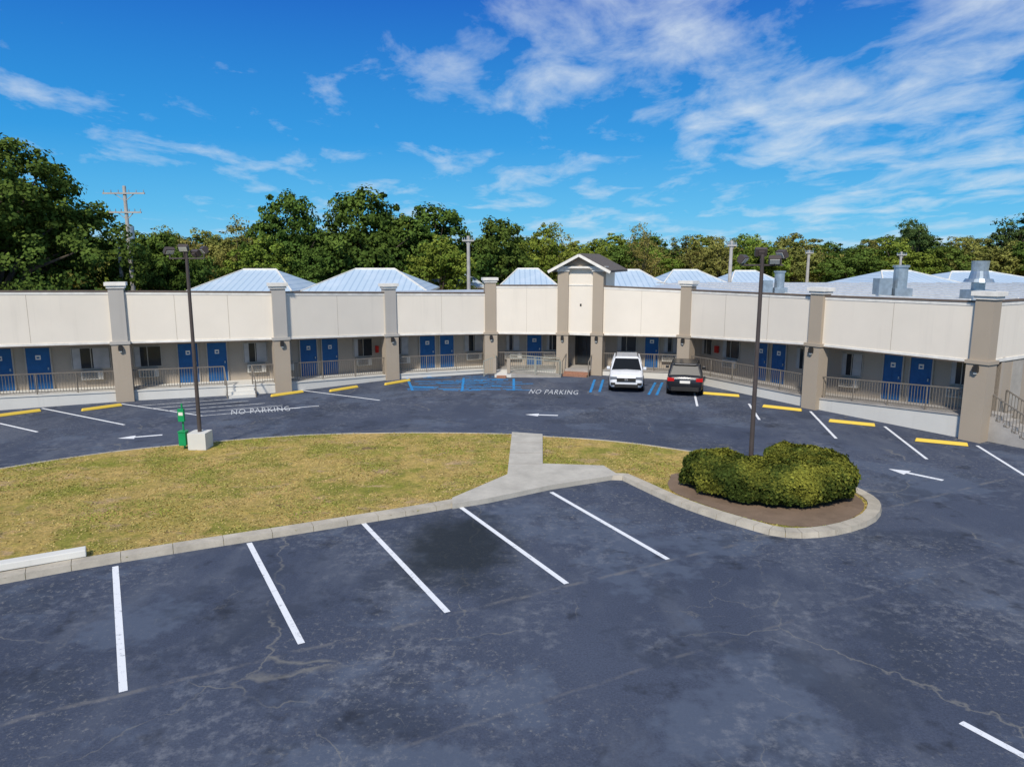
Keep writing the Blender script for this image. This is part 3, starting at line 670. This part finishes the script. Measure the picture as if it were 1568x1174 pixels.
# ------------------------------------------------------------------ cars
def suv(paint,loc,rot,facing):
    e=empty('parked_car'); b=MB()
    st=[(-2.3,.70,.42,.62),(-2.24,.84,.30,.84),(-2.0,.90,.25,.96),(-1.2,.925,.24,1.05),(-.9,.93,.24,1.08),(.2,.93,.24,1.08),(1.4,.93,.24,1.10),(2.0,.91,.25,1.12),(2.2,.88,.32,1.08),(2.3,.80,.42,.95)]
    rings=[]
    for y,hw,zb,zt in st:
        dz=zt-zb
        half=[(hw*.88,zb),(hw*.98,zb+dz*.18),(hw,zb+dz*.5),(hw*.985,zb+dz*.78),(hw*.93,zb+dz*.95),(hw*.80,zt),(0,zt+.02)]
        rings.append([(x,y,z) for x,z in half]+[(-x,y,z) for x,z in half[-2::-1]])
    n=len(rings[0]);vs=sum(rings,[]);fs=[]
    for i in range(len(rings)-1):
        for j in range(n): fs.append((i*n+j,(i+1)*n+j,(i+1)*n+(j+1)%n,i*n+(j+1)%n))
    fs.append(tuple(range(n)));fs.append(tuple(range((len(rings)-1)*n,len(rings)*n))[::-1])
    b.add(vs,fs,paint); b.build('body',e,smooth=True)
    g=MB()
    def lv(y0,y1,hw,z): return [(-hw,y0,z),(hw,y0,z),(hw,y1,z),(-hw,y1,z)]
    a=lv(-1.05,2.12,.83,1.06);c=lv(-.32,1.85,.66,1.60);r=lv(-.12,1.78,.60,1.68)
    g.add(a+c,[(0,1,5,4),(1,2,6,5),(2,3,7,6),(3,0,4,7)],'carglass'); g.build('windows',e)
    r2=MB(); r2.add([(x*1.03,y+(-.03 if y<0 else .08),z) for x,y,z in c]+r,[(0,1,5,4),(1,2,6,5),(2,3,7,6),(3,0,4,7),(4,5,6,7),(3,2,1,0)],paint)
    for sx in(-1,1):
        for (ya,yb,w) in((-1.05,-.32,.07),(.35,.42,.08),(1.35,1.3,.12),(2.12,1.85,.12)):
            r2.bar((sx*.835,ya,1.05),(sx*.665,yb,1.6),w,paint,.05)
        r2.bar((sx*.6,-.1,1.72),(sx*.6,1.7,1.72),.04,'dark')
        r2.box(*(sorted((sx*.9,sx*1.08))),-.85,-.68,1.05,1.2,paint)
    r2.box(-.55,.55,1.72,1.95,1.6,1.66,paint)
    r2.build('roof',e,bevel=.02)
    w=MB()
    for sx in(-1,1):
        for y in(-1.42,1.42):
            w.cyl((sx*.70,y,.36),(sx*.945,y,.36),.36,.36,24,'tire');w.cyl((sx*.94,y,.36),(sx*.953,y,.36),.25,.22,16,'rim')
            w.cyl((sx*.925,y,.40),(sx*.936,y,.40),.44,.43,24,'dark')
    w.build('wheels',e)
    d=MB()
    d.box(-.5,.5,-2.335,-2.26,.60,.80,'dark');d.box(-.62,.62,-2.33,-2.2,.30,.47,'dark');d.box(-.09,.09,-2.345,-2.336,.66,.75,'rim')
    for sx in(-1,1):
        x0,x1=sorted((sx*.5,sx*.86)); d.box(x0,x1,-2.29,-2.1,.72,.86,'head'); x0,x1=sorted((sx*.58,sx*.82)); d.box(x0,x1,-2.31,-2.15,.42,.55,'dark')
        x0,x1=sorted((sx*.55,sx*.89)); d.box(x0,x1,2.1,2.315,.80,.98,'tail')
    d.box(-.7,.7,2.2,2.335,.30,.5,'dark');d.box(-.26,.26,2.3,2.33,.70,.84,'trim');d.box(-.55,.55,2.3,2.32,.90,.94,'rim')
    d.build('lights_and_trim',e,bevel=.01)
    e.location=(*loc,0); e.rotation_euler=(0,0,rot+(math.pi if not facing else 0))
suv('cw',(6.45,40.0),-.16,True);suv('cb',(9.5,38.9),-.24,False)

# ------------------------------------------------------------------ sky + sun
w=bpy.data.worlds.new('World');sc.world=w;w.use_nodes=True;t=w.node_tree;N_=t.nodes;l=t.links;N_.clear()
out=N_.new('ShaderNodeOutputWorld');bg=N_.new('ShaderNodeBackground');bg.inputs[1].default_value=.12;l.new(bg.outputs[0],out.inputs[0])
sky=N_.new('ShaderNodeTexSky');sky.sky_type='NISHITA';sky.sun_disc=False
EL=math.radians(44);AZ=math.radians(196)
sky.sun_elevation=EL;sky.sun_rotation=AZ;sky.air_density=1.0;sky.dust_density=.2;sky.ozone_density=2
tc=N_.new('ShaderNodeTexCoord');sx=N_.new('ShaderNodeSeparateXYZ');l.new(tc.outputs['Generated'],sx.inputs[0])
def mth(op,a,b=0):
    m=N_.new('ShaderNodeMath');m.operation=op
    for k,x in((0,a),(1,b)):
        if isinstance(x,(int,float)): m.inputs[k].default_value=x
        else: l.new(x,m.inputs[k])
    return m.outputs[0]
er=N_.new('ShaderNodeValToRGB');l.new(sx.outputs[2],er.inputs[0]);E=er.color_ramp
E.elements[0].position=0;E.elements[0].color=(.20,.58,.85,1);E.elements[1].position=1;E.elements[1].color=(.10,.20,.45,1)
for p_,c_ in((.06,(.07,.46,.82)),(.15,(.010,.30,.74)),(.32,(.001,.125,.56)),(.5,(.02,.17,.52))):
    q=E.elements.new(p_);q.color=(*c_,1)
vm=N_.new('ShaderNodeVectorMath');vm.operation='SCALE';l.new(er.outputs[0],vm.inputs[0]);vm.inputs['Scale'].default_value=8.6
fr_=N_.new('ShaderNodeMapRange');l.new(sx.outputs[2],fr_.inputs[0]);fr_.inputs[1].default_value=.35;fr_.inputs[2].default_value=.8;fr_.inputs[3].default_value=.92;fr_.inputs[4].default_value=.3
m0=N_.new('ShaderNodeMix');m0.data_type='RGBA';l.new(fr_.outputs[0],m0.inputs[0]);l.new(sky.outputs[0],m0.inputs[6]);l.new(vm.outputs[0],m0.inputs[7])
zz=mth('ADD',mth('MAXIMUM',sx.outputs[2],0),.12)
cx=N_.new('ShaderNodeCombineXYZ');l.new(mth('DIVIDE',sx.outputs[0],zz),cx.inputs[0]);l.new(mth('DIVIDE',sx.outputs[1],zz),cx.inputs[1])
def nz(rot,scale,loc,s,det,ro,di):
    mp=N_.new('ShaderNodeMapping');mp.inputs['Rotation'].default_value=(0,0,rot);mp.inputs['Scale'].default_value=scale;mp.inputs['Location'].default_value=loc;l.new(cx.outputs[0],mp.inputs[0])
    n1=N_.new('ShaderNodeTexNoise');n1.inputs['Scale'].default_value=s;n1.inputs['Detail'].default_value=det;n1.inputs['Roughness'].default_value=ro;n1.inputs['Distortion'].default_value=di;l.new(mp.outputs[0],n1.inputs[0]);return n1.outputs['Fac']
big=nz(.9,(1.0,.8,1),(3.1,1.6,0),.75,3,.5,.2); fine=nz(.9,(1.3,.8,1),(1.3,4,0),2.4,9,.6,.3)
v=mth('ADD',mth('ADD',mth('MULTIPLY',big,.5),mth('MULTIPLY',fine,.6)),mth('MULTIPLY',sx.outputs[0],.06))
rp_=N_.new('ShaderNodeValToRGB');rp_.color_ramp.elements[0].position=.545;rp_.color_ramp.elements[1].position=.775;l.new(v,rp_.inputs[0])
mx=N_.new('ShaderNodeMix');mx.data_type='RGBA';l.new(mth('MULTIPLY',rp_.outputs[0],.9),mx.inputs[0]);l.new(m0.outputs[2],mx.inputs[6]);mx.inputs[7].default_value=(6.0,6.7,7.3,1)
l.new(mx.outputs[2],bg.inputs[0])
su=bpy.data.lights.new('sun','SUN');su.energy=4.0;su.angle=math.radians(6);su.color=(1,.94,.85)
so=bpy.data.objects.new('sun',su);col.objects.link(so)
dv=V((math.sin(AZ)*math.cos(EL),math.cos(AZ)*math.cos(EL),math.sin(EL)))
so.rotation_euler=dv.to_track_quat('Z','Y').to_euler()

# ------------------------------------------------------------------ camera
cd=bpy.data.cameras.new('camera');cd.sensor_width=36;cd.lens=36*1100/1568;cd.clip_end=2000
co=bpy.data.objects.new('camera',cd);col.objects.link(co);co.location=(0,0,7);co.rotation_euler=(math.radians(90-9.75),0,0);sc.camera=co
sc.view_settings.view_transform='Standard';sc.view_settings.look='None';sc.view_settings.exposure=0
